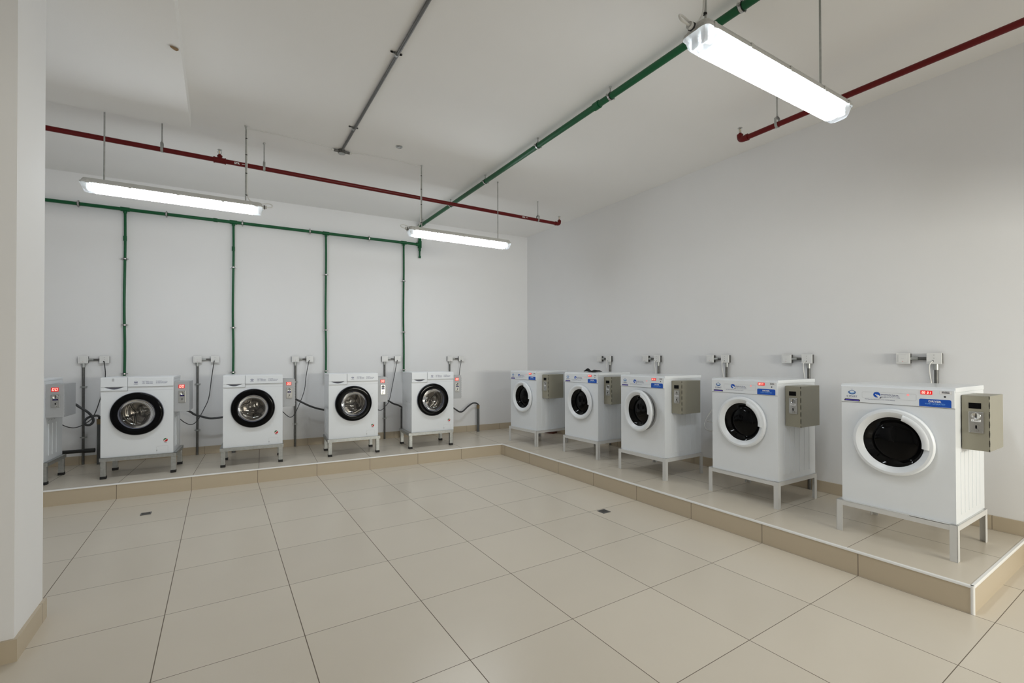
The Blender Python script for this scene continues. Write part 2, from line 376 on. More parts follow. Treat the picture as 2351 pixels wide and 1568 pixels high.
def coin_acceptor(x0, x1, z0, z1, y, dark_label):
    """stainless coin slot plate standing on the face y, looking to -y"""
    b = MB(); b.box(x0, x1, y-.006, y, z0, z1, 'chrome', .002); w = x1-x0; h = z1-z0; cx = (x0+x1)/2; yy = y-.0065
    for sx in (x0+.007, x1-.007):
        for sz in (z0+.008, z1-.008): b.cyl((sx, y-.006, sz), (sx, y-.009, sz), .0032, 'galv', 10)
    c = (cx, y-.006, z0+h*.80); R = w*.33
    b.lathe([(R, 0), (R, -.004), (R-.003, -.005), (R-.004, -.003), (0.0001, -.002)], 'chrome', c, 28)
    b.box(cx-.002, cx+.002, y-.0095, y-.008, z0+h*.80-R*.72, z0+h*.80+R*.72, 'black')
    lz = z0+h*.535
    b.box(cx-w*.32, cx+w*.32, yy-.001, yy, lz, lz+h*.105, 'black' if dark_label else 'whiteprint')
    b.text('E SMART', cx-w*.25, lz+h*.025, yy-.0015, w*.50, h*.052, 'led_blue' if dark_label else 'ink', 0.0)
    b.add([(cx-w*.22, yy-.001, lz-.002), (cx+w*.22, yy-.001, lz-.024), (cx+w*.24, yy-.001, lz-.021), (cx-w*.18, yy-.001, lz)], [(0, 1, 2, 3)], 'galv')
    b.box(cx-.0035, cx+.0035, yy-.0015, yy, z0+h*.18, z0+h*.36, 'black')
    b.cyl((cx, y-.006, z0+h*.13), (cx, y-.018, z0+h*.13), w*.17, 'chrome', 20)
    b.box(cx-.003, cx+.003, y-.0205, y-.018, z0+h*.05, z0+h*.20, 'chrome')
    return b
def logo(b, cx, cz, w, y, k, k2=None):
    k2 = k2 or k; rx = w/2; rz = rx*.66
    b.ring(cx, cz, rx, rz, rx*.16, y, k, a0=PI*0.86, a1=PI*2.14, dz=rz*.08)
    b.ring(cx, cz+rz*.10, rx*.80, rz*.80, rx*.15, y, k, dz=-rz*.04)
    b.ring(cx, cz+rz*.02, rx*.56, rz*.52, rx*.13, y, k2, a0=PI*.95, a1=PI*2.05)
    b.ring(cx, cz-rz*.05, rx*.32, rz*.30, rx*.12, y, k2, a0=PI, a1=PI*2)
    for dz, q in ((1.22, .07), (1.50, .055)):
        n = 10; b.flat([(cx+rx*q*math.cos(2*PI*i/n), cz+rz*dz+rx*q*math.sin(2*PI*i/n)) for i in range(n)], y, k)
def rrect(x0, x1, z0, z1, r, n=5, corners=(1, 1, 1, 1)):
    P = []
    for (cx, cz, a, qx, qz), on in zip(((x0+r, z0+r, PI, x0, z0), (x1-r, z0+r, 1.5*PI, x1, z0), (x1-r, z1-r, 0, x1, z1), (x0+r, z1-r, PI/2, x0, z1)), corners):
        if on: P += [(cx+r*math.cos(a+PI/2*i/n), cz+r*math.sin(a+PI/2*i/n)) for i in range(n+1)]
        else: P.append((qx, qz))
    return P
def outline(b, P, t, y, k):
    n = len(P); cx = sum(p[0] for p in P)/n; cz = sum(p[1] for p in P)/n; Q = []
    for i in range(n):
        a = Vector(P[i-1]); c = Vector(P[(i+1) % n]); d = (c-a).normalized(); nn = Vector((-d.y, d.x)); Q.append((P[i][0]+nn.x*t, P[i][1]+nn.y*t))
    vs = [(p[0], y, p[1]) for p in P]+[(q[0], y, q[1]) for q in Q]
    b.add(vs, [(i, (i+1) % n, n+(i+1) % n, n+i) for i in range(n)], k)

# ------------------------------------------------------------------ washing machine (front at local y=0, bottom at z=0)
WW, WD, WH = 0.2975, 0.465, 0.81
def make_washer():
    t = thing('washing_machine', '', 'washing machine', group='coin operated washing machines along the back wall')
    CX, CZ = -0.004, 0.432
    b = cabinet_with_hole(WW, WD, WH-.028, 0.672, CX, CZ, 0.165, 'enamel')
    for sx in (-1, 1):                                        # pressed ribs in the side sheets
        for yy in (0.11, 0.20, 0.30):
            x = sx*WW; b.box(min(x, x+sx*.003), max(x, x+sx*.003), yy, yy+.009, .05, .36, 'enamel', .001)
        for yy in (0.10, .17, .24):
            x = sx*(WW+.0006); b.add([(x, yy, .392), (x, yy+.03, .398), (x, yy+.03, .404), (x, yy, .398)], [(0, 1, 2, 3)], 'groove')
    y = -.0008
    b.rect(-WW, WW, .672, .6735, y, 'groove')
    b.text('A', .222, .545, y, .007, .009, 'groove')
    make('cabinet', b, t)
    b = MB().box(-WW-.001, WW+.001, 0.0, WD+.004, WH-.028, WH, 'enamel', .006)
    make('top_cover', b, t)
    b = MB().box(-.0825, WW, -.012, 0, .711, WH-.002, 'panel', .004); y = -.0126
    b.rect(-.0825, WW, .7085, .711, -.001, 'seam')
    logo(b, -.016, .759, .030, y, 'navy')
    b.text('E SMART', -.033, .735, y, .034, .0085, 'navy', 0.0); b.rect(-.033, .001, .7325, .7332, y, 'navy')
    for i, (q, w) in enumerate((('Load & Timing', .056), ('1 Coin  :  30 Mins Washing', .090), ('2 Coin  :  40 Mins Washing', .090), ('3 Coin  :  60 Mins Washing', .090))):
        b.text(q, .034, .7635-i*.0085, y, w, .0056, 'navy', .035)
    for i, (q, w) in enumerate((('How To Operate', .048), ('01. Select the wash program', .098), ('02. Close the door properly', .097), ('03. Put the coin and start', .086))):
        b.text(q, .150, .7645-i*.0080, y, w, .0054, 'navy', .030)
    make('control_panel', b, t)
    # detergent drawer with a scooped grip
    b = MB(); x0, x1, z0, z1 = -WW, -.0855, .674, WH-.002
    n = 14; top = [(x0+.03+(x1-x0-.06)*i/n, .712) for i in range(n+1)]; bot = [(x0+.03+(x1-x0-.06)*i/n, .712-.024*math.sin(PI*i/n)) for i in range(n+1)]
    b.box(x0, x1, -.012, 0, .712, z1, 'panel', .004); b.box(x0, x1, -.010, 0, z0, .6875, 'panel', .002)
    for i in range(n):
        b.add([(top[i][0], -.010, .712), (top[i+1][0], -.010, .712), (bot[i+1][0], -.004, bot[i+1][1]), (bot[i][0], -.004, bot[i][1])], [(0, 1, 2, 3)], 'rimgrey', True)
        b.add([(bot[i][0], -.0045, bot[i][1]), (bot[i+1][0], -.0045, bot[i+1][1]), (bot[i+1][0], -.010, .6875), (bot[i][0], -.010, .6875)], [(0, 1, 2, 3)], 'panel', True)
        b.add([(top[i][0], -.011, .7125), (top[i+1][0], -.011, .7125), (top[i+1][0], -.011, .712-.006*math.sin(PI*(i+1)/n)), (top[i][0], -.011, .712-.006*math.sin(PI*i/n))], [(0, 1, 2, 3)], 'seam')
    b.box(x0, x0+.031, -.010, 0, .6875, .712, 'panel'); b.box(x1-.031, x1, -.010, 0, .6875, .712, 'panel')
    b.rect(x0, x1, .672, .674, -.0012, 'seam'); b.box(x1, x1+.0025, -.006, 0, .672, z1, 'seam')
    make('detergent_drawer', b, t)
    # round door
    c = (CX, 0, CZ); d = MB()
    d.lathe([(.222, 0), (.222, -.012), (.219, -.020)], 'rimgrey', c, 72)
    d.lathe([(.219, -.020), (.216, -.029), (.209, -.035), (.196, -.0375), (.180, -.038), (.160, -.038), (.153, -.036)], 'blackgloss', c, 72)
    door = make('door', d, t, 'glossy black ring door')
    make('window_frame', MB().lathe([(.153, -.036), (.1515, -.034), (.146, -.022), (.142, -.006), (.140, .02)], 'rimgrey', c, 72), door)
    make('window_glass', MB().lathe([(.1465, -.022), (.138, -.012), (.118, .012), (.08, .030), (.035, .036), (.0005, .037)], 'glass', c, 48), door)
    # drum: origin at its centre so that it can be turned
    d = MB(); d.lathe([(.165, .028), (.160, .045), (.150, .05), (.150, .30)], 'steel', (0, 0, 0), 60)
    d.lathe([(.150, .30), (.145, .305), (.10, .285), (.05, .27), (.0005, .265)], 'steel', (0, 0, 0), 60)
    for q in range(3):
        a = 2*PI*q/3+.3
        for rm, sp, rr in ((.052, 1.75, .0085), (.078, 1.45, .0065)):
            pts = []
            for i in range(13):
                u = i/12; w_ = (2*u-1)**2; pts.append(((rm+(.146-rm)*w_)*math.cos(a+sp*(u-.5)), .268+.022*w_, (rm+(.146-rm)*w_)*math.sin(a+sp*(u-.5))))
            d.tube(pts, rr, 'steel', 8, 3)
        d.box(-.012, .012, .06, .29, -.150, -.120, 'steel', .005)
        st = len(d.v)
    vs = [(0, .250, 0)]; n = 48                                # three lobed boss in the middle of the drum back
    for j, (u, yy) in enumerate(((.35, .252), (.7, .258), (1.0, .270))):
        for i in range(n):
            q = 2*PI*i/n; r = u*(.044+.012*math.cos(3*(q-.3-PI/3)))
            vs.append((r*math.cos(q), yy, r*math.sin(q)))
    fs = [(0, 1+i, 1+(i+1) % n) for i in range(n)]+[(1+j*n+i, 1+j*n+(i+1) % n, 1+(j+1)*n+(i+1) % n, 1+(j+1)*n+i) for j in range(2) for i in range(n)]
    d.add(vs, fs, 'chrome', True)
    dr = make('drum', d, t); dr.location = (CX, 0, CZ)
    # conformity sticker and pump flap
    s = MB(); y = -.0008; n = 28; cx, cz, r = .231, .139, .019
    circ = [(cx+r*math.cos(2*PI*i/n), cz+r*math.sin(2*PI*i/n)) for i in range(n)]
    s.flat(circ, y, 'sred')
    s.flat([(cx+r*math.cos(a), cz+r*math.sin(a)) for a in [PI*.27+PI*.78*i/14 for i in range(15)]], y-.0003, 'sgreen')
    s.flat([(cx-.016, cz-.002), (cx-.008, cz-.010), (cx+.013, cz+.013), (cx+.010, cz+.0165), (cx-.008, cz-.003), (cx-.013, cz+.003)], y-.0006, 'whiteprint')
    s.text('ESMA', cx-.012, cz-.0285, y, .024, .004, 'ink', .02)
    make('sticker', s, t)
    f = MB(); outline(f, [(.154, .006), (.154, .074), (.160, .078), (.250, .080), (.252, .078), (.252, .006)][::-1], .0012, -.001, 'groove')
    f.box(.1555, .159, -.002, 0, .026, .042, 'seam')
    make('pump_flap', f, t)
    # coin box on the right flank
    X0, X1, Y0, Y1, Z0, Z1 = WW+.001, .431, .035, .355, .428, .753
    cb = MB().box(X0, X1, Y0+.004, Y1, Z0, Z1, 'box_grey', .002).box(X0, X1-.001, Y0, Y0+.003, Z0+.001, Z1-.001, 'box_grey', .001)
    for i in range(9): z = Z0+.02+i*(Z1-Z0-.04)/9; cb.cyl((X1, Y0+.003, z), (X1, Y0+.003, z+.022), .0028, 'box_grey', 8)
    box = make('coin_box', cb, t, 'grey steel coin box')
    dd = MB().box(.337, .391, Y0-.003, Y0, .681, .720, 'led_red', .001)
    digit(dd, '0', .3435, .687, .016, .027, Y0-.0036, 'led_digit', .0036); digit(dd, '0', .3665, .687, .016, .027, Y0-.0036, 'led_digit', .0036)
    make('display', dd, box, 'lit red display reading 00')
    make('coin_acceptor', coin_acceptor(.337, .401, .526, .653, Y0, True), box)
    index_children(t)
    return t

def make_washer_stand():
    t = thing('machine_stand', '', 'machine stand', group='galvanised stands under the washing machines')
    hw, dep, z1, z0 = .317, .482, .212, .176
    f = MB()
    for (x0, x1, y0, y1) in ((-hw, hw, 0, .004), (-hw, hw, dep-.004, dep), (-hw, -hw+.004, 0, dep), (hw-.004, hw, 0, dep)): f.box(x0, x1, y0, y1, z0, z1-.001, 'galv', .0008)
    for (x0, x1, y0, y1) in ((-hw, hw, 0, .036), (-hw, hw, dep-.036, dep), (-hw, -hw+.036, 0, dep), (hw-.036, hw, 0, dep)): f.box(x0, x1, y0, y1, z1-.004, z1, 'galv')
    make('frame', f, t)
    for sx in (-1, 1):
        for yy in (.006, dep-.049):
            xc = sx*(hw-.030); l = make('leg', MB().box(xc-.021, xc+.021, yy, yy+.042, .006, z1-.004, 'galv', .002), t)
            make('rubber_foot', MB().box(xc-.024, xc+.024, yy-.003, yy+.045, 0, .028, 'rubber', .003), l)
    index_children(t); return t

wash = make_washer(); wstand = make_washer_stand()
w_c = [-.814, .198, 1.242, 2.344, 3.383]; st_c = [-.800, .210, 1.232, 2.350, 3.357]
w_l = ['white washing machine mostly hidden behind the left pillar, only its coin box side showing',
       'white washing machine below the green riser pipe closest to the left pillar',
       'white washing machine below the second green riser pipe, counted from the left pillar',
       'white washing machine below the third green riser pipe, counted from the left pillar',
       'white washing machine closest to the room corner, beside the upright drain pipe stub']
s_l = ['galvanised stand half hidden by the left pillar, carrying the cut off washing machine',
       'galvanised steel stand under the washing machine closest to the left pillar that shows whole',
       'galvanised steel stand under the middle washing machine of the five',
       'galvanised steel stand under the washing machine second from the room corner',
       'galvanised steel stand under the washing machine closest to the room corner']
d_rot = [0.2, 1.15, 0.0, 2.35, 2.9]
for i in range(5):
    o = wash if i == 0 else copy_tree(wash)
    o.location = W(w_c[i], .965, PH+.2125); o.rotation_euler = (0, 0, WALL_ANG); o['label'] = w_l[i]
    for c in bpy.data.objects:
        if c.parent == o and c.name.startswith('drum'): c.rotation_euler = (0, d_rot[i], 0)
    if i == 1: make('sticker', MB().box(-.207, -.190, -.0135, -.0122, .770, .799, 'groove'), o, 'small faded grey sticker')
    s = wstand if i == 0 else copy_tree(wstand)
    s.location = W(st_c[i], .985, PH); s.rotation_euler = (0, 0, WALL_ANG); s['label'] = s_l[i]

# ------------------------------------------------------------------ tumble dryer
DW, DD, DH = 0.296, 0.565, 0.812
def make_dryer():
    t = thing('tumble_dryer', '', 'tumble dryer', group='coin operated dryers along the right wall')
    B = .0; CX, CZ = -.004, .447+B
    b = cabinet_with_hole(DW, DD, .812+B-.030, .686+B, CX, CZ, .172, 'enamel')
    for sx in (-1, 1):
        for i in range(6):
            yy = .09+i*.075; x = sx*DW; b.box(min(x, x+sx*.0022), max(x, x+sx*.0022), yy, yy+.034, .045, .42+B, 'enamel', .0010)
    make('cabinet', b, t)
    b = MB().box(-DW-.002, DW+.002, 0.004, DD+.004, .812+B-.030, .812+B, 'enamel', .004)
    b.add([(-DW-.002, -.004, .797+B), (DW+.002, -.004, .797+B), (DW+.002, .012, .812+B-.001), (-DW-.002, .012, .812+B-.001)], [(0, 1, 2, 3)], 'enamel')
    make('top_cover', b, t)
    # control panel with its printing
    p = MB().box(-DW, DW, -.006, .002, .689+B, .798+B, 'panel', .003); y = -.0066
    p.rect(-DW, DW, .6865+B, .689+B, -.0005, 'seam')
    logo(p, -.230, .756+B, .045, y, 'logo_blue', 'lblue')
    p.text('E SMART', -.261, .7225+B, y, .062, .0115, 'navy', 0.0); p.rect(-.261, -.199, .7175+B, .7187+B, y, 'groove')
    p.flat(rrect(-.276, -.184, .6955+B, .7095+B, .007, 4, (0, 0, 1, 1)), y, 'ink'); p.rect(-.270, -.190, .699+B, .7045+B, y-.0003, 'led_blue')
    outline(p, rrect(-.172, .118, .7215+B, .764+B, .009), .0010, y, 'groove')
    n = 28; p.flat([(-.0885+.0195*math.cos(2*PI*i/n), .7475+B+.0185*math.sin(2*PI*i/n)) for i in range(n)], y, 'blue')
    hx, hz = -.0905, .7475+B
    hand = lambda q, yy, k: p.flat([(hx+.006+u*.80-v*.60, hz-.006-u*.60-v*.80) for u, v in q], yy, k)
    hand([(-.0150, .0022), (-.0165, 0), (-.0150, -.0022), (-.002, -.0026), (-.002, .0026)], y-.0003, 'whiteprint')
    hand([(-.004, -.0065), (.008, -.0075), (.017, -.0055), (.017, .0055), (.008, .0065), (-.004, .0050)], y-.0003, 'whiteprint')
    hand([(.0175, -.0062), (.0235, -.0062), (.0235, .0062), (.0175, .0062)], y-.0003, 'rimgrey')
    for v in (-.0032, .0, .0030): hand([(-.004, v-.0003), (.004, v-.0003), (.004, v+.0003), (-.004, v+.0003)], y-.0006, 'groove')
    p.text('Instructions for Coin use', -.066, .7475+B, y, .092, .0064, 'navy', .03)
    p.text('Insert AED 1 for 40 minutes of drying', -.066, .7385+B, y, .098, .0050, 'navy', .024)
    p.text('Insert AED 5 for 120 minutes of drying', -.066, .7305+B, y, .102, .0050, 'navy', .024)
    p.text('Dear Tenant, Dust Clean the filter properly. Should be maintained', -.155, .7125+B, y, .163, .0048, 'navy', .024)
    n = 14; p.flat([(.076+.0068*math.cos(2*PI*i/n), .757+B+.0068*math.sin(2*PI*i/n)) for i in range(n)], y, 'led_pink')
    p.flat([(.252+.0052*math.cos(2*PI*i/n), .757+B+.0052*math.sin(2*PI*i/n)) for i in range(n)], y, 'ink')
    p.rect(.228, .284, .7705+B, .7905+B, y+.0001, 'groove'); p.rect(.2288, .2832, .7712+B, .7898+B, y, 'whiteprint')
    p.text('START', .238, .785+B, y-.0003, .036, .0045, 'ink', .03); p.rect(.2375, .2735, .7785+B, .7832+B, y-.0003, 'ink'); p.rect(.2345, .2775, .7738+B, .7746+B, y-.0003, 'groove')
    p.flat(rrect(.131, .281, .692+B, .7385+B, .009, 5, (0, 0, 1, 1)), y, 'blue')
    p.text('DRYER', .206, .7185+B, y-.0003, .060, .0122, 'whiteprint', .03, 'C'); p.text('COIN OPERATED', .206, .7055+B, y-.0003, .094, .0082, 'lblue', .004, 'C')
    pan = make('control_panel', p, t)
    d = MB().box(.138, .194, -.0085, -.006, .766+B, .7895+B, 'led_red', .0006)
    for i, ch in enumerate('0001'): digit(d, ch, .1440+i*.0093+(.0065 if i > 1 else 0), .7715+B, .0070, .0125, -.0089, 'led_digit', .0021)
    make('display', d, pan, 'lit red display reading 00 01')
    # gasket behind the door
    g = MB().lathe([(.205, 0), (.205, -.010), (.178, -.012), (.172, 0), (.160, .03)], 'gasket', (CX, 0, CZ), 64)
    make('gasket', g, t)
    # door, hinged on its left edge: origin on the hinge
    hx = CX-.214; c = (.214, 0, 0); r = MB()
    r.lathe([(.200, -.010), (.213, -.010), (.2155, -.014), (.2155, -.026), (.2135, -.0325), (.208, -.0365)], 'panel', c, 80)
    r.lathe([(.208, -.0365), (.194, -.039)], 'panel', c, 80)
    r.lathe([(.194, -.039), (.184, -.034), (.170, -.024), (.158, -.011)], 'panel', c, 80)
    a0, a1 = -.12, 1.24                                       # raised grip segment at upper right
    r.lathe([(.151, -.014), (.151, -.027), (.155, -.032), (.163, -.0355), (.192, -.0405), (.192, -.030)], 'panel', c, 26, a0, a1, close=True)
    door = make('door', r, t, 'white ring door with a dark bowl window'); door.location = (hx, 0, CZ)
    g = MB()
    g.lathe([(.160, -.013), (.156, -.012), (.140, .004), (.124, .020)], 'blackglass', c, 72)
    g.lathe([(.124, .020), (.120, .021), (.116, .018), (.07, .010), (.0005, .008)], 'blackglass', c, 72)
    make('window_glass', g, door)
    make('hinge', MB().box(.004, .022, -.0115, -.0005, -.03, .05, 'galv', .002), door)
    # coin box on the right flank
    X0, X1, Y0, Y1, Z0, Z1 = DW+.0045, .420, .10, .385, .441+B, .767+B
    cb = MB().box(X0, X1, Y0+.006, Y1, Z0, Z1, 'box_taupe', .002).box(X0, X1-.004, Y0, Y0+.005, Z0+.001, Z1-.003, 'box_taupe', .001)
    for i in range(11): z = Z0+.012+i*(Z1-Z0-.02)/11; cb.box(X1-.004, X1+.001, Y0+.0005, Y0+.006, z, z+.017, 'hinge' if i % 2 else 'box_taupe')
    cb.box(X1-.0035, X1+.0004, Y0+.0015, Y0+.006, Z0, Z1-.002, 'hinge')
    box = make('coin_box', cb, t, 'taupe steel coin box')
    make('display', MB().box(.331, .385, Y0-.002, Y0, .690+B, .724+B, 'black', .0005), box, 'unlit black display window')
    make('coin_acceptor', coin_acceptor(.332, .396, .546+B, .672+B, Y0, False), box)
    index_children(t); return t
def make_dryer_stand():
    t = thing('machine_stand', '', 'machine stand', group='white stands under the dryers')
    hw, dep, z0, z1 = .315, .585, .182, .216
    f = MB()
    for (x0, x1, y0, y1) in ((-hw, hw, 0, .004), (-hw, hw, dep-.004, dep), (-hw, -hw+.004, 0, dep), (hw-.004, hw, 0, dep)): f.box(x0, x1, y0, y1, z0, z1, 'stand_white', .0008)
    for (x0, x1, y0, y1) in ((-hw, hw, 0, .036), (-hw, hw, dep-.036, dep), (-hw, -hw+.036, 0, dep), (hw-.036, hw, 0, dep)): f.box(x0, x1, y0, y1, z1-.004, z1, 'stand_white')
    make('frame', f, t)
    for sx in (-1, 1):
        for yf, dy in ((-.001, 1), (dep+.001, -1)):
            xa = sx*(hw+.001); xi = xa-sx*.037; l = MB()
            l.box(min(xa, xi), max(xa, xi), min(yf, yf+dy*.004), max(yf, yf+dy*.004), 0, z1-.001, 'stand_white', .0006)
            l.box(min(xa, xa-sx*.004), max(xa, xa-sx*.004), min(yf, yf+dy*.037), max(yf, yf+dy*.037), 0, z1-.001, 'stand_white', .0006)
            make('leg', l, t)
    index_children(t); return t
dry = make_dryer(); dstand = make_dryer_stand()
d_pos = [(4.477, -.060, 4.0), (4.637, -1.106, 2.4), (4.557, -2.155, -1.0), (4.622, -3.213, -2.0), (4.537, -4.281, -.4)]
ds_pos = [(4.452, -.068, 3.6), (4.612, -1.112, 1.8), (4.535, -2.158, -.3), (4.604, -3.203, -2.2), (4.514, -4.273, -.6)]
d_l = ['white tumble dryer closest to the room corner, with nothing on top', 'white tumble dryer with a crumpled black cloth lying on its top',
       'white tumble dryer whose round door stands slightly ajar', 'white tumble dryer second from the open right end of the platform',
       'white tumble dryer nearest the viewer at the open right end of the platform']
ds_l = ['white angle iron stand under the dryer closest to the room corner', 'white angle iron stand under the dryer that carries a black cloth',
        'white angle iron stand under the dryer with its door ajar', 'white angle iron stand under the dryer second from the right',
        'white angle iron stand under the nearest dryer, at the open platform end']
for i in range(5):
    o = dry if i == 0 else copy_tree(dry)
    x, y, dl = d_pos[i]; o.location = (x, y, PH+.2165); o.rotation_euler = (0, 0, -PI/2+math.radians(dl)); o['label'] = d_l[i]
    if i == 2:
        for c in bpy.data.objects:
            if c.parent == o and c.name.startswith('door'):
                c.rotation_euler = (0, 0, math.radians(-7.5))
                lr = MB().lathe([(.206, -.011), (.206, .014), (.198, .018), (.165, .014)], 'gasket', (.214, 0, 0), 40, -1.35, 1.35)
                lr.box(.214+.203, .214+.209, -.002, .010, -.030, .030, 'galv', .001)
                make('latch_ring', lr, c, 'grey inner ring with latch')
    s = dstand if i == 0 else copy_tree(dstand)
    x, y, dl = ds_pos[i]; s.location = (x, y, PH); s.rotation_euler = (0, 0, -PI/2+math.radians(dl)); s['label'] = ds_l[i]

# ------------------------------------------------------------------ fluorescent battens
def make_lamp(label, loc, rz, rods, gland_end, cable, Ltot=1.275):
    t = thing('fluorescent_light', label, 'ceiling light', loc, rz, 'hanging fluorescent battens')
    hl = Ltot/2; c = .045
    def loop(hx, hy, z, r=.03, n=4):
        P = []
        for (sx, sy, a) in ((1, 1, 0), (-1, 1, PI/2), (-1, -1, PI), (1, -1, 1.5*PI)):
            P += [(sx*(hx-r)+r*math.cos(a+PI/2*i/n), sy*(hy-r)+r*math.sin(a+PI/2*i/n), z) for i in range(n+1)]
        return P
    def skin(b, loops, k, cap=None):
        n = len(loops[0]); vs = [p for l in loops for p in l]
        b.add(vs, [(j*n+i, j*n+(i+1) % n, (j+1)*n+(i+1) % n, (j+1)*n+i) for j in range(len(loops)-1) for i in range(n)], k, False)
        if cap: b.add(vs, [[(len(loops)-1)*n+i for i in range(n)]], k)
    h = MB(); skin(h, [loop(hl, .069, -.004), loop(hl, .069, .008), loop(hl-.004, .064, .010), loop(hl-.016, .050, .038), loop(hl-.030, .036, .042)], 'housing', True)
    h.add(loop(hl-.004, .060, .004), [list(range(20))], 'socket')
    make('housing', h, t)
    # clear cover; the lit middle glows, the ends stay clear
    cv = MB(); xm = hl-.085
    def sect(x, s=1.0): return [(x, .061*s, -.001), (x, .060*s, -.016), (x, .052*s, -.042), (x, .040*s, -.058), (x, .020*s, -.062), (x, -.020*s, -.062), (x, -.040*s, -.058), (x, -.052*s, -.042), (x, -.060*s, -.016), (x, -.061*s, -.001)]
    a, d = sect(-xm), sect(xm); n = len(a)
    cv.add(a+d, [(i, i+1, n+i+1, n+i) for i in range(n-1)], 'lamp', True)
    make('diffuser', cv, t)
    for s in (-1, 1):
        ce = MB(); A = sect(s*xm); Bq = sect(s*(hl-.030)); 
        E2 = [(s*(hl-.004)-s*.02*(-p[2]/.062), p[1]*.86, p[2]*.97) for p in sect(0)]
        ce.add(A+Bq+E2, [(i, i+1, n+i+1, n+i) for i in range(n-1)]+[(n+i, n+i+1, 2*n+i+1, 2*n+i) for i in range(n-1)], 'clear', True)
        ce.add(E2, [list(range(n))], 'clear')
        ce.add([(p[0], p[1]*.93, p[2]*.86) for p in sect(s*(xm+.0005))], [list(range(n))], 'socket')  # added inner plate, holds back the diffuser's glow from the clear end
        make('clear_end', ce, t)
    for s in (-1, 1):
        for yy in (-.024, .024):
            lh = MB().box(min(s*(hl-.05), s*(hl-.038)), max(s*(hl-.05), s*(hl-.038)), yy-.016, yy+.016, -.048, .002, 'socket', .005)
            lh.cyl((s*(hl-.05), yy, -.028), (s*(xm+.002), yy, -.028), .0145, 'socket', 16)
            make('lamp_holder', lh, t)
    for s in (-1, 1):
        for fx in (-.94, -.52, 0, .52, .94):
            x = fx*(hl-.02); cl = MB().box(x-.010, x+.010, min(s*.066, s*.072), max(s*.066, s*.072), -.010, .014, 'housing', .002)
            cl.box(x-.008, x+.008, min(s*.052, s*.070), max(s*.052, s*.070), .010, .019, 'housing', .002)
            make('clip', cl, t)
    for rx, ry in rods:
        rd = MB().cyl((rx, ry, .034), (rx, ry, H-loc[2]-.001), .0055, 'galv', 10)
        rd.cyl((rx, ry, H-loc[2]-.02), (rx, ry, H-loc[2]-.001), .006, 'galv', 10, .011)
        make('hanging_rod', rd, t)
    gx = gland_end*hl; g = gland_end
    gd = MB().cyl((gx-g*.004, 0, .014), (gx+g*.028, 0, .016), .015, 'housing', 14).cyl((gx+g*.006, 0, .014), (gx+g*.013, 0, .015), .019, 'rubber', 6)
    make('cable_gland', gd, t)
    cb = MB(); rx, ry = rods[1 if g > 0 else 0]
    pts = [(gx+g*.026, 0, .016), (gx+g*.066, .006, .024), (gx+g*.074, .012, .046), (gx+g*.045, .018, .058), (gx-g*.02, .02, .048), (rx+g*.05, ry+.012, .052), (rx+g*.020, ry+.009, .085), (rx+g*.011, ry, .15), (rx+g*.010, ry, .40), (rx+g*.010, ry, H-loc[2]-.03)]
    cb.tube(pts, .0048, 'cord_white', 8, 6)
    for zz in (.10, .30, .47, .62): cb.cyl((rx+g*.005, ry, zz), (rx+g*.005, ry, zz+.006), .0095, 'rubber', 8)
    make('supply_cable', cb, t)
    return t
make_lamp('lit fluorescent batten at left, hanging in front of the ceiling beam', (.545, -.590, 2.760), -.047, [(-.495, 0), (.495, 0)], 1, True)
make_lamp('lit fluorescent batten farthest away, hanging near the room corner', (3.205, -.677, 2.760), -.044, [(-.481, 0), (.478, 0)], -1, True)
make_lamp('large lit fluorescent batten at upper right, nearest the viewer', (3.185, -4.255, 2.762), -.035, [(-.555, 0), (.415, 0)], -1, True)

# ------------------------------------------------------------------ pipes
def frame_to(d):
    d = Vector(d).normalized(); return Matrix.Rotation(0, 4, 'X') if d.z > .999 else Vector((0, 0, 1)).rotation_difference(d).to_matrix().to_4x4()
def clamp(p, axis, r, wall_dir, dist):
    """steel band clamp with rubber lining, ears and a stud to the surface behind"""
    p = Vector(p); ax = Vector(axis).normalized(); wd = Vector(wall_dir).normalized(); sd = ax.cross(wd).normalized(); b = MB()
    b.cyl(p-ax*.012, p+ax*.012, r+.0035, 'rubber', 18); b.cyl(p-ax*.008, p+ax*.008, r+.0055, 'chrome', 18)
    for s in (-1, 1):
        q = p+sd*s*(r+.013)
        o = len(b.v); b.cyl(q-wd*.006, q+wd*.006, .008, 'galv', 10); b.cyl(q-wd*.014, q+wd*.010, .003, 'galv', 8)
    b.cyl(p+wd*(r+.004), p+wd*(dist-.0005), .0045, 'galv', 10); b.cyl(p+wd*(r+.004), p+wd*(r+.016), .008, 'galv', 8)
    b.cyl(p+wd*(dist-.010), p+wd*(dist-.0005), .006, 'galv', 12, .012)
    return b
SV = lambda z: Vector((0, 0, z))
wdir = tuple(N_)
# header along the back wall
HZ = 3.136
t = thing('water_pipe', 'horizontal green header pipe running along the top of the back wall', 'water pipe', W(-1.7, .045, HZ), 0)
L0 = t.location.copy()
def rel(mb, base):
    mb.xf(Matrix.Translation(-Vector(base))); return mb
make('pipe', rel(MB().cyl(W(-1.7, .045, HZ), W(3.424, .045, HZ), .0195, 'greenpipe', 18), L0), t)
RIS = [-.105, .994, 2.116, 3.229]
for s in RIS: make('tee_fitting', rel(MB().cyl(W(s-.042, .045, HZ), W(s+.042, .045, HZ), .0255, 'greenpipe', 18).cyl(W(s, .045, HZ-.024), W(s, .045, HZ-.045), .0185, 'greenpipe', 16), L0), t)
make('coupling', rel(MB().cyl(W(.775, .045, HZ), W(.820, .045, HZ), .0245, 'greenpipe', 18), L0), t)
for s in (-.521, .292, 1.095, 1.908, 2.713): make('clamp', rel(clamp(W(s, .045, HZ), E_, .0195, wdir, .045), L0), t)
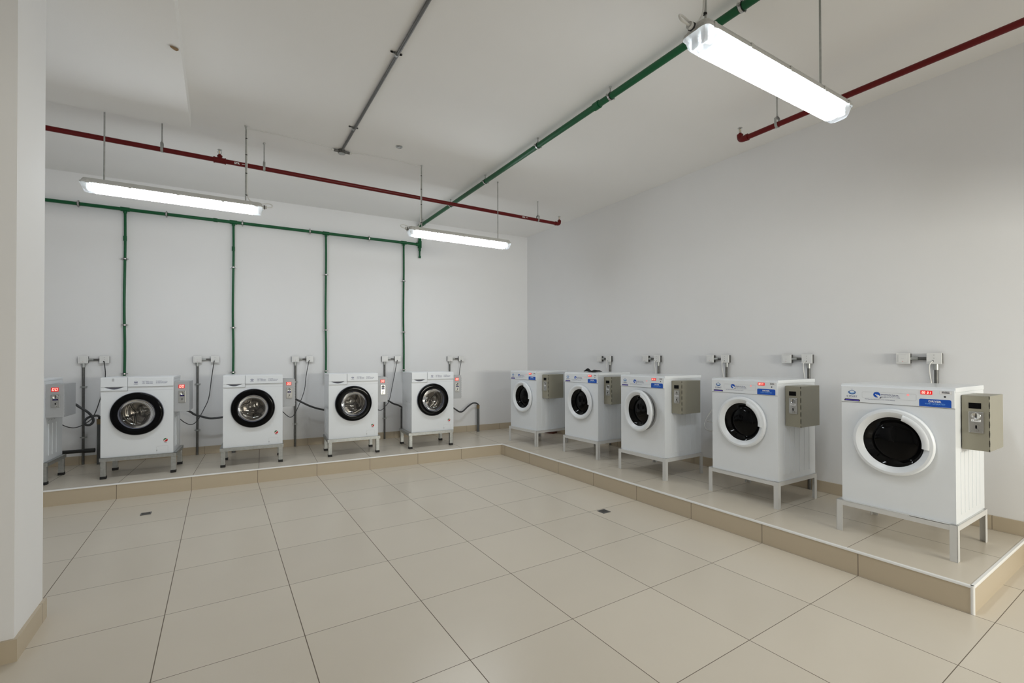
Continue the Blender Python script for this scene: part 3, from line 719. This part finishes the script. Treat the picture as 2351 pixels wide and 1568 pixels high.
names = ['closest to the left pillar', 'second from the left pillar', 'third from the left pillar', 'closest to the room corner']
for i, s in enumerate(RIS):
    base = W(s, .045, 1.02)
    t = thing('water_pipe', 'vertical green riser pipe on the back wall, '+names[i], 'water pipe', base, 0, 'green riser pipes on the back wall')
    wob = [(0, 0), (.002, .0), (-.004, .001), (.003, 0), (0, 0)]
    zs = [HZ-.0455, 2.7, 2.0, 1.5, 1.02]
    make('pipe', rel(MB().tube([W(s+wob[j][0], .045, zs[j]) for j in range(5)], .0132, 'greenpipe', 14, 5), base), t)
    if i < 2: make('coupling', rel(MB().cyl(W(s, .045, 2.762), W(s, .045, 2.818), .0175, 'greenpipe', 16), base), t)
    for z in ((2.547, 1.763, 1.185)): make('clamp', rel(clamp(W(s, .045, z), (0, 0, 1), .0132, wdir, .045), base), t)
# ceiling pipe with its drop to the header
GZ = 3.424; pe = W(3.481, .045, GZ)
t = thing('water_pipe', 'long green pipe clamped below the ceiling, running from the viewer to the back wall', 'water pipe', (3.40, YF+.01, GZ))
L0 = t.location.copy(); p0 = Vector((3.404, YF+.01, GZ))
dirp = (pe-p0).normalized()
def gp(y): return p0 + dirp*((y-p0.y)/dirp.y)
make('pipe', rel(MB().cyl(p0, pe-dirp*.03, .0255, 'greenpipe', 20), L0), t)
make('coupling', rel(MB().cyl(gp(-2.725), gp(-2.665), .0315, 'greenpipe', 20), L0), t)
make('elbow', rel(MB().tube([pe-dirp*.07, pe-dirp*.03, pe-dirp*.004-SV(.006), pe-SV(.035), pe-SV(.07)], .031, 'greenpipe', 18, 5), L0), t)
dp = MB().cyl(pe-SV(.066), W(3.481, .045, HZ), .0225, 'greenpipe', 18)
make('drop_pipe', rel(dp, L0), t)
make('tee_fitting', rel(MB().cyl(W(3.481, .045, 3.085), W(3.481, .045, 3.190), .030, 'greenpipe', 18).cyl(W(3.481, .045, HZ), W(3.425, .045, HZ), .0255, 'greenpipe', 18), L0), t)
make('drop_stub', rel(MB().cyl(W(3.481, .045, 3.09), W(3.481, .045, 3.035), .020, 'greenpipe', 18).cyl(W(3.481, .045, 3.04), W(3.481, .045, 2.93), .0125, 'greenpipe', 14).cyl(W(3.481, .045, 2.925), W(3.481, .045, 2.955), .0185, 'greenpipe', 14), L0), t)
for y in (-4.93, -3.93, -2.848, -1.86, -.80, .17, 1.20): make('clamp', rel(clamp(gp(y), dirp, .0255, (0, 0, 1), H-GZ), L0), t)

# red sprinkler pipes
def sprinkler(p):
    p = Vector(p); b = MB(); b.cyl(p, p+SV(.012), .013, 'redpipe', 12).cyl(p+SV(.012), p+SV(.020), .010, 'chrome', 12)
    for a in (0, PI): b.tube([p+Vector((.010*math.cos(a), .010*math.sin(a), .018)), p+Vector((.014*math.cos(a), .014*math.sin(a), .034)), p+Vector((.006*math.cos(a), .006*math.sin(a), .056))], .0028, 'chrome', 6, 4)
    b.cyl(p+SV(.018), p+SV(.052), .0025, 'bulb', 8); b.cyl(p+SV(.055), p+SV(.058), .019, 'chrome', 14); b.cyl(p+SV(.050), p+SV(.056), .006, 'chrome', 10)
    return b
def hanger(p, axis, r, label):
    p = Vector(p); ax = Vector(axis).normalized(); sd = ax.cross(Vector((0, 0, 1)))
    t = thing('pipe_hanger', label, 'pipe hanger', p, 0, 'pipe hangers on the red pipes'); b = MB(); n = 20; P = []
    prof = [(r+.006, .055)] + [((r+.0035)*math.cos(a), (r+.0035)*math.sin(a)) for a in [-PI*i/n for i in range(n+1)]] + [(-r-.006, .055)]
    prof = [(-.012, .062)][::-1] + prof[:0] + [(r+.006, .050)] + prof[1:-1] + [(-r-.006, .050), (-.012, .062)]
    prof = [(.012, .062)] + prof[1:]
    vs = []
    for (q, z) in prof:
        for s in (-.010, .010): vs.append(sd*q+ax*s+SV(z))
    m = len(prof); b.add(vs, [(2*i, 2*i+1, 2*i+3, 2*i+2) for i in range(m-1)], 'galv', True)
    b.add([sd*.013-ax*.01+SV(.0615), sd*.013+ax*.01+SV(.0615), -sd*.013+ax*.01+SV(.0615), -sd*.013-ax*.01+SV(.0615)], [(0, 1, 2, 3)], 'galv')
    make('clevis', b, t)
    rd = MB().cyl((0, 0, .045), (0, 0, H-p.z-.001), .0042, 'galv', 8).cyl((0, 0, H-p.z-.016), (0, 0, H-p.z-.001), .006, 'galv', 10, .011).cyl((0, 0, .064), (0, 0, .072), .009, 'galv', 6)
    for i in range(12): z = .08+i*.013; rd.cyl((0, 0, z), (0, 0, z+.006), .0052, 'galv', 8)
    make('threaded_rod', rd, t)
    return t
RZ = 3.245; ry = lambda x: -.294-.022*x
t = thing('sprinkler_pipe', 'red sprinkler pipe crossing the room in front of the back wall', 'sprinkler pipe', (XL, ry(XL), RZ)); L0 = t.location.copy()
p0 = Vector((XL+.002, ry(XL), RZ)); p1 = Vector((4.835, ry(4.835), RZ)); dx = (p1-p0).normalized()
b = MB().cyl(p0, p1, .0215, 'redpipe', 18)
def side_text(b, body, x, w, h):
    st = len(b.v); b.text(body, 0, -h/2, 0, w, h, 'whiteprint', .02)
    Mx = Matrix.Translation(Vector((x, ry(x), RZ))-dx.cross(Vector((0, 0, 1)))*0+Vector((0, -.0222, -.004))) @ Matrix.Rotation(math.atan2(dx.y, dx.x), 4, 'Z')
    b.xf(Mx, st)
side_text(b, 'SPR', .955, .046, .022); side_text(b, '\u2014', 1.018, .03, .005); side_text(b, 'SPR', 4.235, .045, .020); side_text(b, '\u2014', 4.29, .03, .005)
make('pipe', rel(b, L0), t)
q = Vector((.838, ry(.838), RZ))
make('tee_fitting', rel(MB().cyl(q-dx*.045, q+dx*.045, .0265, 'redpipe', 18).cyl(q-dx*.050, q-dx*.040, .0295, 'redpipe', 18).cyl(q+dx*.040, q+dx*.050, .0295, 'redpipe', 18).cyl(q, q+SV(.040), .019, 'redpipe', 16).cyl(q+SV(.036), q+SV(.046), .022, 'redpipe', 16), L0), t)
make('sprinkler_head', rel(sprinkler(q+SV(.044)), L0), t)
make('elbow', rel(MB().tube([p1-dx*.03, p1, p1+dx*.022+SV(.008), p1+dx*.03+SV(.03), p1+dx*.03+SV(.05)], .0255, 'redpipe', 16, 4).cyl(p1-dx*.04, p1-dx*.025, .0285, 'redpipe', 16), L0), t)
make('sprinkler_head', rel(sprinkler(p1+dx*.03+SV(.05)), L0), t)
t = thing('sprinkler_pipe', 'red sprinkler pipe parallel to the right wall, ending near the large light', 'sprinkler pipe', (4.652, YF+.01, 3.25)); L0 = t.location.copy()
p0 = Vector((4.652, YF+.01, 3.25)); p1 = Vector((4.646, -3.215, 3.25)); dy = (p1-p0).normalized()
make('pipe', rel(MB().cyl(p0, p1, .0215, 'redpipe', 18), L0), t)
make('elbow', rel(MB().tube([p1-dy*.03, p1, p1+dy*.020+SV(.008), p1+dy*.027+SV(.03), p1+dy*.027+SV(.048)], .0255, 'redpipe', 16, 4).cyl(p1-dy*.045, p1-dy*.025, .0285, 'redpipe', 16), L0), t)
make('sprinkler_head', rel(sprinkler(p1+dy*.027+SV(.048)), L0), t)
hanger((.40, ry(.40), RZ), dx, .0215, 'pipe hanger on the long red pipe, its rod rising behind the ceiling beam')
hanger((1.209, ry(1.209), RZ), dx, .0215, 'pipe hanger on the long red pipe, right of the white SPR marking')
hanger((4.50, ry(4.50), RZ), dx, .0215, 'pipe hanger near the right end of the long red pipe')
hanger((4.648, -3.50, 3.25), dy, .0215, 'pipe hanger beside the large light, holding the red pipe by the right wall')

# ceiling conduit, junction box and loose cables
t = thing('conduit', 'grey steel conduit fixed along the ceiling, ending in a round junction box', 'conduit', (1.878, YF+.01, H-.015)); L0 = t.location.copy()
make('tube', rel(MB().cyl((1.874, YF+.01, H-.015), (1.889, -.60, H-.015), .0115, 'conduit', 14), L0), t)
for y in (-4.6, -3.45, -2.34, -1.12):
    s = MB().cyl((1.878, y-.009, H-.015), (1.878, y+.009, H-.015), .0135, 'galv', 14); s.cyl((1.845, y, H-.006), (1.845, y, H-.0005), .010, 'conduit', 12); s.cyl((1.911, y, H-.006), (1.911, y, H-.0005), .010, 'conduit', 12); s.box(1.840, 1.916, y-.008, y+.008, H-.006, H-.002, 'conduit')
    make('saddle', rel(s, L0), t)
jx, jy = 1.891, -.574
j = MB().cyl((jx, jy, H-.036), (jx, jy, H-.0005), .036, 'conduit', 24).cyl((jx-.078, jy-.002, H-.018), (jx+.078, jy-.006, H-.018), .0125, 'conduit', 14)
make('junction_box', rel(j, L0), t)
make('cover_plate', rel(MB().cyl((jx, jy, H-.040), (jx, jy, H-.036), .034, 'galv', 24), L0), t, 'bright steel cover')
for s in (-1, 1): make('bushing', rel(MB().cyl((jx+s*.075, jy-.004, H-.018), (jx+s*.098, jy-.004, H-.018), .0105, 'cord_white', 12), L0), t)
def cable(pts, r, k, label, name='cable', cat='cable', group=None, n=8):
    P = [Vector(p) for p in pts]; base = P[0]; mb = rel(MB().tube(P, r, k, n, 7), base)
    o = make(name, mb); o.location = base
    return tag(o, label, cat, group)
cable([(jx-.095, jy, H-.018), (1.66, -.60, H-.010), (1.46, -.615, H-.014), (1.28, -.60, H-.008), (1.14, -.585, H-.008), (1.05, -.603, H-.022)], .0022, 'cord_white', 'thin white cable running left along the ceiling from the junction box')
cable([(jx+.095, jy-.006, H-.018), (2.05, -.60, H-.010), (2.25, -.635, H-.009), (2.45, -.655, H-.008), (2.62, -.640, H-.008), (2.715, -.650, H-.022)], .0022, 'cord_white', 'thin white cable running right along the ceiling from the junction box')
o = make('ceiling_plate', MB().cyl((0, 0, -.007), (0, 0, -.0005), .032, 'galv', 24).cyl((0, 0, -.010), (0, 0, -.007), .016, 'chrome', 16).cyl((.015, .012, -.009), (.015, .012, -.007), .006, 'conduit', 10).cyl((-.016, -.010, -.009), (-.016, -.010, -.007), .006, 'conduit', 10))
o.location = (2.364, -.964, H); tag(o, 'small round steel cover plate alone on the ceiling', 'cover plate')

# moth resting on the underside of the beam
BZ = H-.15
t = thing('moth', 'small brown moth resting on the underside of the ceiling beam', 'moth', (.590, -1.850, BZ), math.radians(38))
b = MB(); n = 10
prof = [(-.024, .0015), (-.019, .0045), (-.010, .0055), (0, .005), (.012, .0035), (.020, .001)]
vs = [(x, r*math.cos(2*PI*i/n), -.0062+r*math.sin(2*PI*i/n)) for (x, r) in prof for i in range(n)]
b.add(vs, [(j*n+i, j*n+(i+1) % n, (j+1)*n+(i+1) % n, (j+1)*n+i) for j in range(len(prof)-1) for i in range(n)]+[list(range(n)), [len(vs)-n+i for i in range(n)]], 'moth', True)
b.cyl((-.022, .002, -.006), (-.030, .008, -.003), .0005, 'moth', 5); b.cyl((-.022, -.002, -.006), (-.030, -.008, -.003), .0005, 'moth', 5)
make('body', b, t)
for s in (1, -1):
    wv = [(-.019, .001), (-.011, .0105), (.004, .0155), (.019, .0170), (.025, .010), (.022, .001)]
    up_ = [(x, s*y, -.010+.35*y) for x, y in wv]; dn = [(x, s*y, -.0115+.35*y) for x, y in wv]; k = len(wv)
    w_ = MB().add(up_+dn, [list(range(k)), list(range(k, 2*k))[::-1]]+[(i, (i+1) % k, k+(i+1) % k, k+i) for i in range(k)], 'moth')
    w_.cyl((-.006, s*.006, -.0096), (-.006, s*.006, -.0086), .0016, 'black', 8)
    make('wing', w_, t)

# ------------------------------------------------------------------ switches, outlets and their conduits
def plate(b, w, h, dep, ins=True):
    b.box(-w/2+.003, w/2-.003, -dep+.010, -.0005, -h/2+.003, h/2-.003, 'conduit', .003); b.box(-w/2, w/2, -dep, -dep+.012, -h/2, h/2, 'socket', .003)
def make_switch():
    t = thing('wall_switch', '', 'wall switch', group='switches above the machines'); b = MB(); plate(b, .088, .084, .047); make('box', b, t)
    r = MB().box(-.029, .029, -.050, -.0468, -.030, .030, 'socket', .002); outline(r, rrect(-.030, .030, -.031, .031, .003), .001, -.0474, 'groove')
    r.box(-.009, .009, -.0505, -.0499, -.003, -.0015, 'groove'); r.cyl((0, -.0499, -.022), (0, -.0507, -.022), .0022, 'sred', 8)
    make('rocker', r, t); index_children(t); return t
def make_outlet():
    t = thing('wall_outlet', '', 'cord outlet', group='cord outlets above the machines'); b = MB(); plate(b, .089, .084, .047); make('box', b, t)
    s = MB()
    for z in (.026, .002): s.cyl((0, -.0468, z), (0, -.0482, z), .0024, 'seam', 8)
    s.cyl((-.006, -.0468, -.020), (-.006, -.0485, -.020), .0055, 'rubber', 10)
    make('screw_holes', s, t); index_children(t); return t
sw = make_switch(); ol = make_outlet(); used = [0]
def put(src, first, p, rz, label):
    o = src if first else copy_tree(src); o.location = p; o.rotation_euler = (0, 0, rz); o['label'] = label; return o
def conduit_run(p0, p1, label, r=.0125, saddles=(), out=None, socket_top=True):
    p0 = Vector(p0); p1 = Vector(p1); t = thing('conduit', label, 'conduit', p1 if abs(p1.z-p0.z) > .2 else p0, 0, 'conduits between the wall boxes'); L0 = t.location.copy()
    d = (p1-p0).normalized(); make('tube', rel(MB().cyl(p0, p1, r, 'conduit', 14), L0), t)
    if socket_top: make('coupler', rel(MB().cyl(p0, p0+d*.045, r+.003, 'galv', 14), L0), t)
    for q in saddles:
        sd = d.cross(Vector(out)).normalized(); c = p0+d*q; s = MB().cyl(c-d*.009, c+d*.009, r+.002, 'galv', 14)
        for e in (-1, 1): s.cyl(c+sd*e*(r+.012)-Vector(out)*(-.004), c+sd*e*(r+.012)+Vector(out)*.012, .008, 'galv', 10)
        make('saddle', rel(s, L0), t)
    return t
BX = [(-.475, -.287), (.610, .796), (1.727, 1.909), (2.945, 3.137), (3.983, 4.178)]
near = ['nearest the left pillar', 'between the two washing machines closest to the left pillar', 'left of the third green riser', 'left of the fourth green riser', 'nearest the room corner']
nearm = ['nearest the left pillar', 'second from the left pillar', 'middle one of the five', 'second from the room corner', 'nearest the room corner']
for i, (a, c) in enumerate(BX):
    z = 1.352; f = i == 0
    put(sw, f, W(a, 0, z), WALL_ANG, 'square white switch on the back wall, '+nearm[i]+(' switch' if i == 2 else ''))
    put(ol, f, W(c, 0, z), WALL_ANG, 'white cord outlet with a dark cord on the back wall, '+nearm[i])
    conduit_run(W(a+.043, .022, z), W(c-.043, .022, z), 'short level conduit joining switch and outlet on the back wall, '+nearm[i], .0115)
    conduit_run(W(a, .022, z-.042), W(a, .022, PH+.001), 'vertical grey conduit below the back wall switch '+nearm[i], .0125, (.27, .85), wdir)
    if i < 4: pass
DX = [(-.632, -.815), (-1.468, -1.652), (-2.378, -2.556), (-3.186, -3.367), (-4.070, -4.257)]
dl = ['nearest the room corner', 'second from the room corner', 'middle one of the five', 'second from the right', 'nearest the viewer']
for i, (a, c) in enumerate(DX):
    z = 1.349 + (.004 if i == 4 else 0)
    put(sw, False, (XR, a, z), -PI/2, 'square white switch on the right wall, '+dl[i]); put(ol, False, (XR, c, z), -PI/2, 'white cord outlet with a white cord on the right wall, '+dl[i])
    conduit_run((XR-.022, a-.043, z), (XR-.022, c+.043, z), 'short level conduit joining switch and outlet on the right wall, '+dl[i], .0115)
    conduit_run((XR-.022, c-.006, z-.042), (XR-.022, c-.006, PH+.001), 'vertical conduit on the right wall behind the dryers, '+dl[i], .0125, (.85,), (1, 0, 0))
# white cords behind the dryers
for i, (a, c) in enumerate(DX):
    x = XR-.05
    pts = [(x, c+.006, 1.332), (x-.012, c+.022, 1.305), (x-.004, c+.024, 1.24), (x, c+.016, 1.16), (x, c+.010, 1.0), (x-.006, c+.008, .75)]
    if i == 2: pts = pts[:5]+[(x-.02, c+.10, .85), (5.30, c+.17, .68), (5.28, c+.16, .60), (5.28, c+.10, .575), (5.29, c+.04, .60), (5.24, c+.01, .66), (5.165, c+.06, .70)]
    else: pts += [(x-.008, c+.008, .62)]
    cable(pts, .0048, 'cord_white', 'white power cord hanging from the right wall outlet '+dl[i], 'power_cord', 'power cord', 'white dryer cords')
# dark cords of the washing machines
cords = [[(-.287, .055, 1.332), (-.278, .08, 1.30), (-.275, .06, 1.15), (-.308, .08, .924), (-.355, .14, .714), (-.406, .2, .642), (-.481, .25, .604), (-.546, .3, .628), (-.600, .36, .69), (-.62, .47, .73)],
         [(.790, .055, 1.332), (.786, .075, 1.30), (.761, .06, 1.108), (.735, .08, .869), (.690, .13, .735), (.625, .2, .598), (.569, .24, .561), (.513, .3, .598), (.468, .36, .655), (.43, .47, .70)],
         [(1.903, .055, 1.332), (1.89, .075, 1.30), (1.860, .06, 1.116), (1.839, .08, .934), (1.783, .12, .766), (1.711, .16, .612), (1.660, .2, .576), (1.610, .25, .612), (1.56, .32, .67), (1.50, .47, .72)],
         [(3.131, .055, 1.332), (3.115, .07, 1.29), (3.094, .06, 1.164), (3.062, .07, 1.014), (2.994, .1, .73), (2.926, .13, .647), (2.866, .17, .603), (2.80, .25, .615), (2.70, .35, .66), (2.60, .47, .70)],
         [(4.172, .055, 1.332), (4.160, .07, 1.29), (4.144, .06, 1.187), (4.122, .08, 1.079), (4.05, .15, .93), (3.90, .3, .80), (3.78, .42, .78), (3.62, .47, .78)]]
for i, c in enumerate(cords):
    cable([W(*q) for q in c], .0048, 'cord_dark', 'dark power cord looping from the back wall outlet '+nearm[i], 'power_cord', 'power cord', 'dark washing machine cords')
hoses = [[(-.60, .47, .90), (-.492, .30, .873), (-.437, .28, .828), (-.372, .27, .769), (-.334, .27, .711), (-.328, .27, .662), (-.353, .28, .629), (-.385, .29, .635), (-.399, .28, .673), (-.372, .25, .71), (-.325, .18, .719), (-.316, .11, .70), (-.318, .087, .671)],
         [(.45, .47, .80), (.558, .30, .729), (.608, .26, .683), (.70, .25, .645), (.775, .24, .623), (.901, .22, .630), (.98, .14, .645), (1.00, .10, .63), (1.005, .087, .606)],
         [(1.60, .47, .88), (1.715, .28, .822), (1.776, .26, .786), (1.879, .24, .725), (1.983, .22, .68), (2.078, .17, .648), (2.12, .11, .628), (2.12, .087, .606)],
         [(2.82, .47, .79), (2.956, .25, .734), (3.03, .2, .691), (3.117, .15, .658), (3.168, .11, .630), (3.190, .09, .615), (3.193, .087, .604)],
         [(3.85, .47, .62), (4.014, .20, .550), (4.10, .15, .503), (4.172, .12, .505), (4.26, .10, .568), (4.348, .09, .618), (4.408, .085, .622), (4.450, .085, .603), (4.456, .085, .589)]]
hl = ['dark drain hose with a loop, beside the left pillar', 'dark drain hose sagging into the back of the third washing machine from the left', 'dark drain hose sloping behind the washing machine second from the room corner',
      'dark drain hose bending down beside the washing machine nearest the room corner', 'dark drain hose curving up into the upright pipe stub by the room corner']
for i, h in enumerate(hoses): cable([W(*q) for q in h], .0125, 'hose', hl[i], 'drain_hose', 'drain hose', 'drain hoses of the washing machines', 12)
# upright drain stubs
def stub(s, top, label, tape=True):
    b = MB().cyl((0, 0, .001), (0, 0, top-PH), .0225, 'standpipe', 18, caps=False).cyl((0, 0, top-PH-.004), (0, 0, top-PH-.0035), .022, 'black', 18)
    t = thing('drain_pipe', label, 'drain pipe', W(s, .085, PH), 0, 'upright drain pipes by the back wall'); make('pipe', b, t)
    if tape: make('tape_wrap', MB().cyl((0, 0, top-PH-.055), (0, 0, top-PH+.004), .0245, 'putty', 18, .026, caps=False), t, 'brown tape around the joint')
    return t
stub(-.318, .665, 'upright drain pipe beside the washing machine nearest the left pillar that shows whole')
stub(1.005, .60, 'upright drain pipe hidden behind the middle washing machine')
stub(2.12, .60, 'upright drain pipe hidden behind the washing machine second from the room corner')
stub(3.193, .600, 'upright drain pipe beside the left flank of the washing machine nearest the room corner', False)
stub(4.456, .585, 'upright drain pipe standing alone by the room corner')
t = thing('drain_pipe', 'thick black level drain pipe low along the back wall behind the left stands', 'drain pipe', W(-1.5, .13, .322)); L0 = t.location.copy()
make('pipe', rel(MB().cyl(W(-1.5, .13, .322), W(-.352, .13, .322), .020, 'blackpipe', 18), L0), t)
make('coupling', rel(MB().cyl(W(-.440, .13, .322), W(-.346, .13, .322), .0245, 'blackpipe', 18), L0), t)

# ------------------------------------------------------------------ small things
def floor_drain(x, y, s, rz, label):
    t = thing('floor_drain', label, 'floor drain', (x, y, 0), rz); h = s/2
    b = MB()
    for (x0, x1, y0, y1) in ((-h, h, -h, -h+.010), (-h, h, h-.010, h), (-h, -h+.010, -h+.010, h-.010), (h-.010, h, -h+.010, h-.010)): b.box(x0, x1, y0, y1, .0003, .0035, 'drain')
    b.box(-h+.010, h-.010, -h+.010, h-.010, .0002, .0008, 'black')
    make('frame', b, t)
    g = MB()
    for i in range(5):
        yy = -h+.016+i*(s-.032)/4; g.box(-h+.012, h-.012, yy-.0030, yy+.0030, .0009, .0032, 'drain')
    make('grate', g, t)
floor_drain(3.717, -2.463, .085, math.radians(45)*0, 'small square steel floor drain in front of the dryers')
floor_drain(.300, -.324, .075, 0, 'small square steel floor drain in front of the washing machines')

# crumpled black cloth on the second dryer
bm = bmesh.new(); bmesh.ops.create_icosphere(bm, subdivisions=4, radius=1.0)
for v in bm.verts:
    p = v.co.copy(); u = p.x
    hgt = .016+.034*math.exp(-((u+.62)/.22)**2)+.012*math.exp(-((u-.35)/.38)**2)
    wob = .004*math.sin(9*u+4*p.y)+.003*math.sin(13*p.y-6*u)
    z = max(0.0, (p.z*.5+.5))**.7*(hgt)*(1-.25*p.y*p.y)+wob*(p.z > -.3)*.8
    v.co = Vector((u*.115+.008*math.sin(5*p.y), p.y*(.050+.012*math.sin(4*u)), max(0.0005, z)))
o = make('cloth', MB().bm(bm, 'cloth', True)); o.location = (4.86, -1.085, PH+.2165+.812+.0008); o.rotation_euler = (0, 0, math.radians(-62)); tag(o, 'crumpled black cloth lying on top of a dryer', 'cloth')
o = make('wooden_block', MB().box(-.055, .055, -.085, .085, 0, .085, 'brownwood', .004)); o.location = (5.345, .445, PH+.0005); o.rotation_euler = (0, 0, .3)
tag(o, 'dark reddish brown block on the platform floor behind the corner dryer stand', 'block')
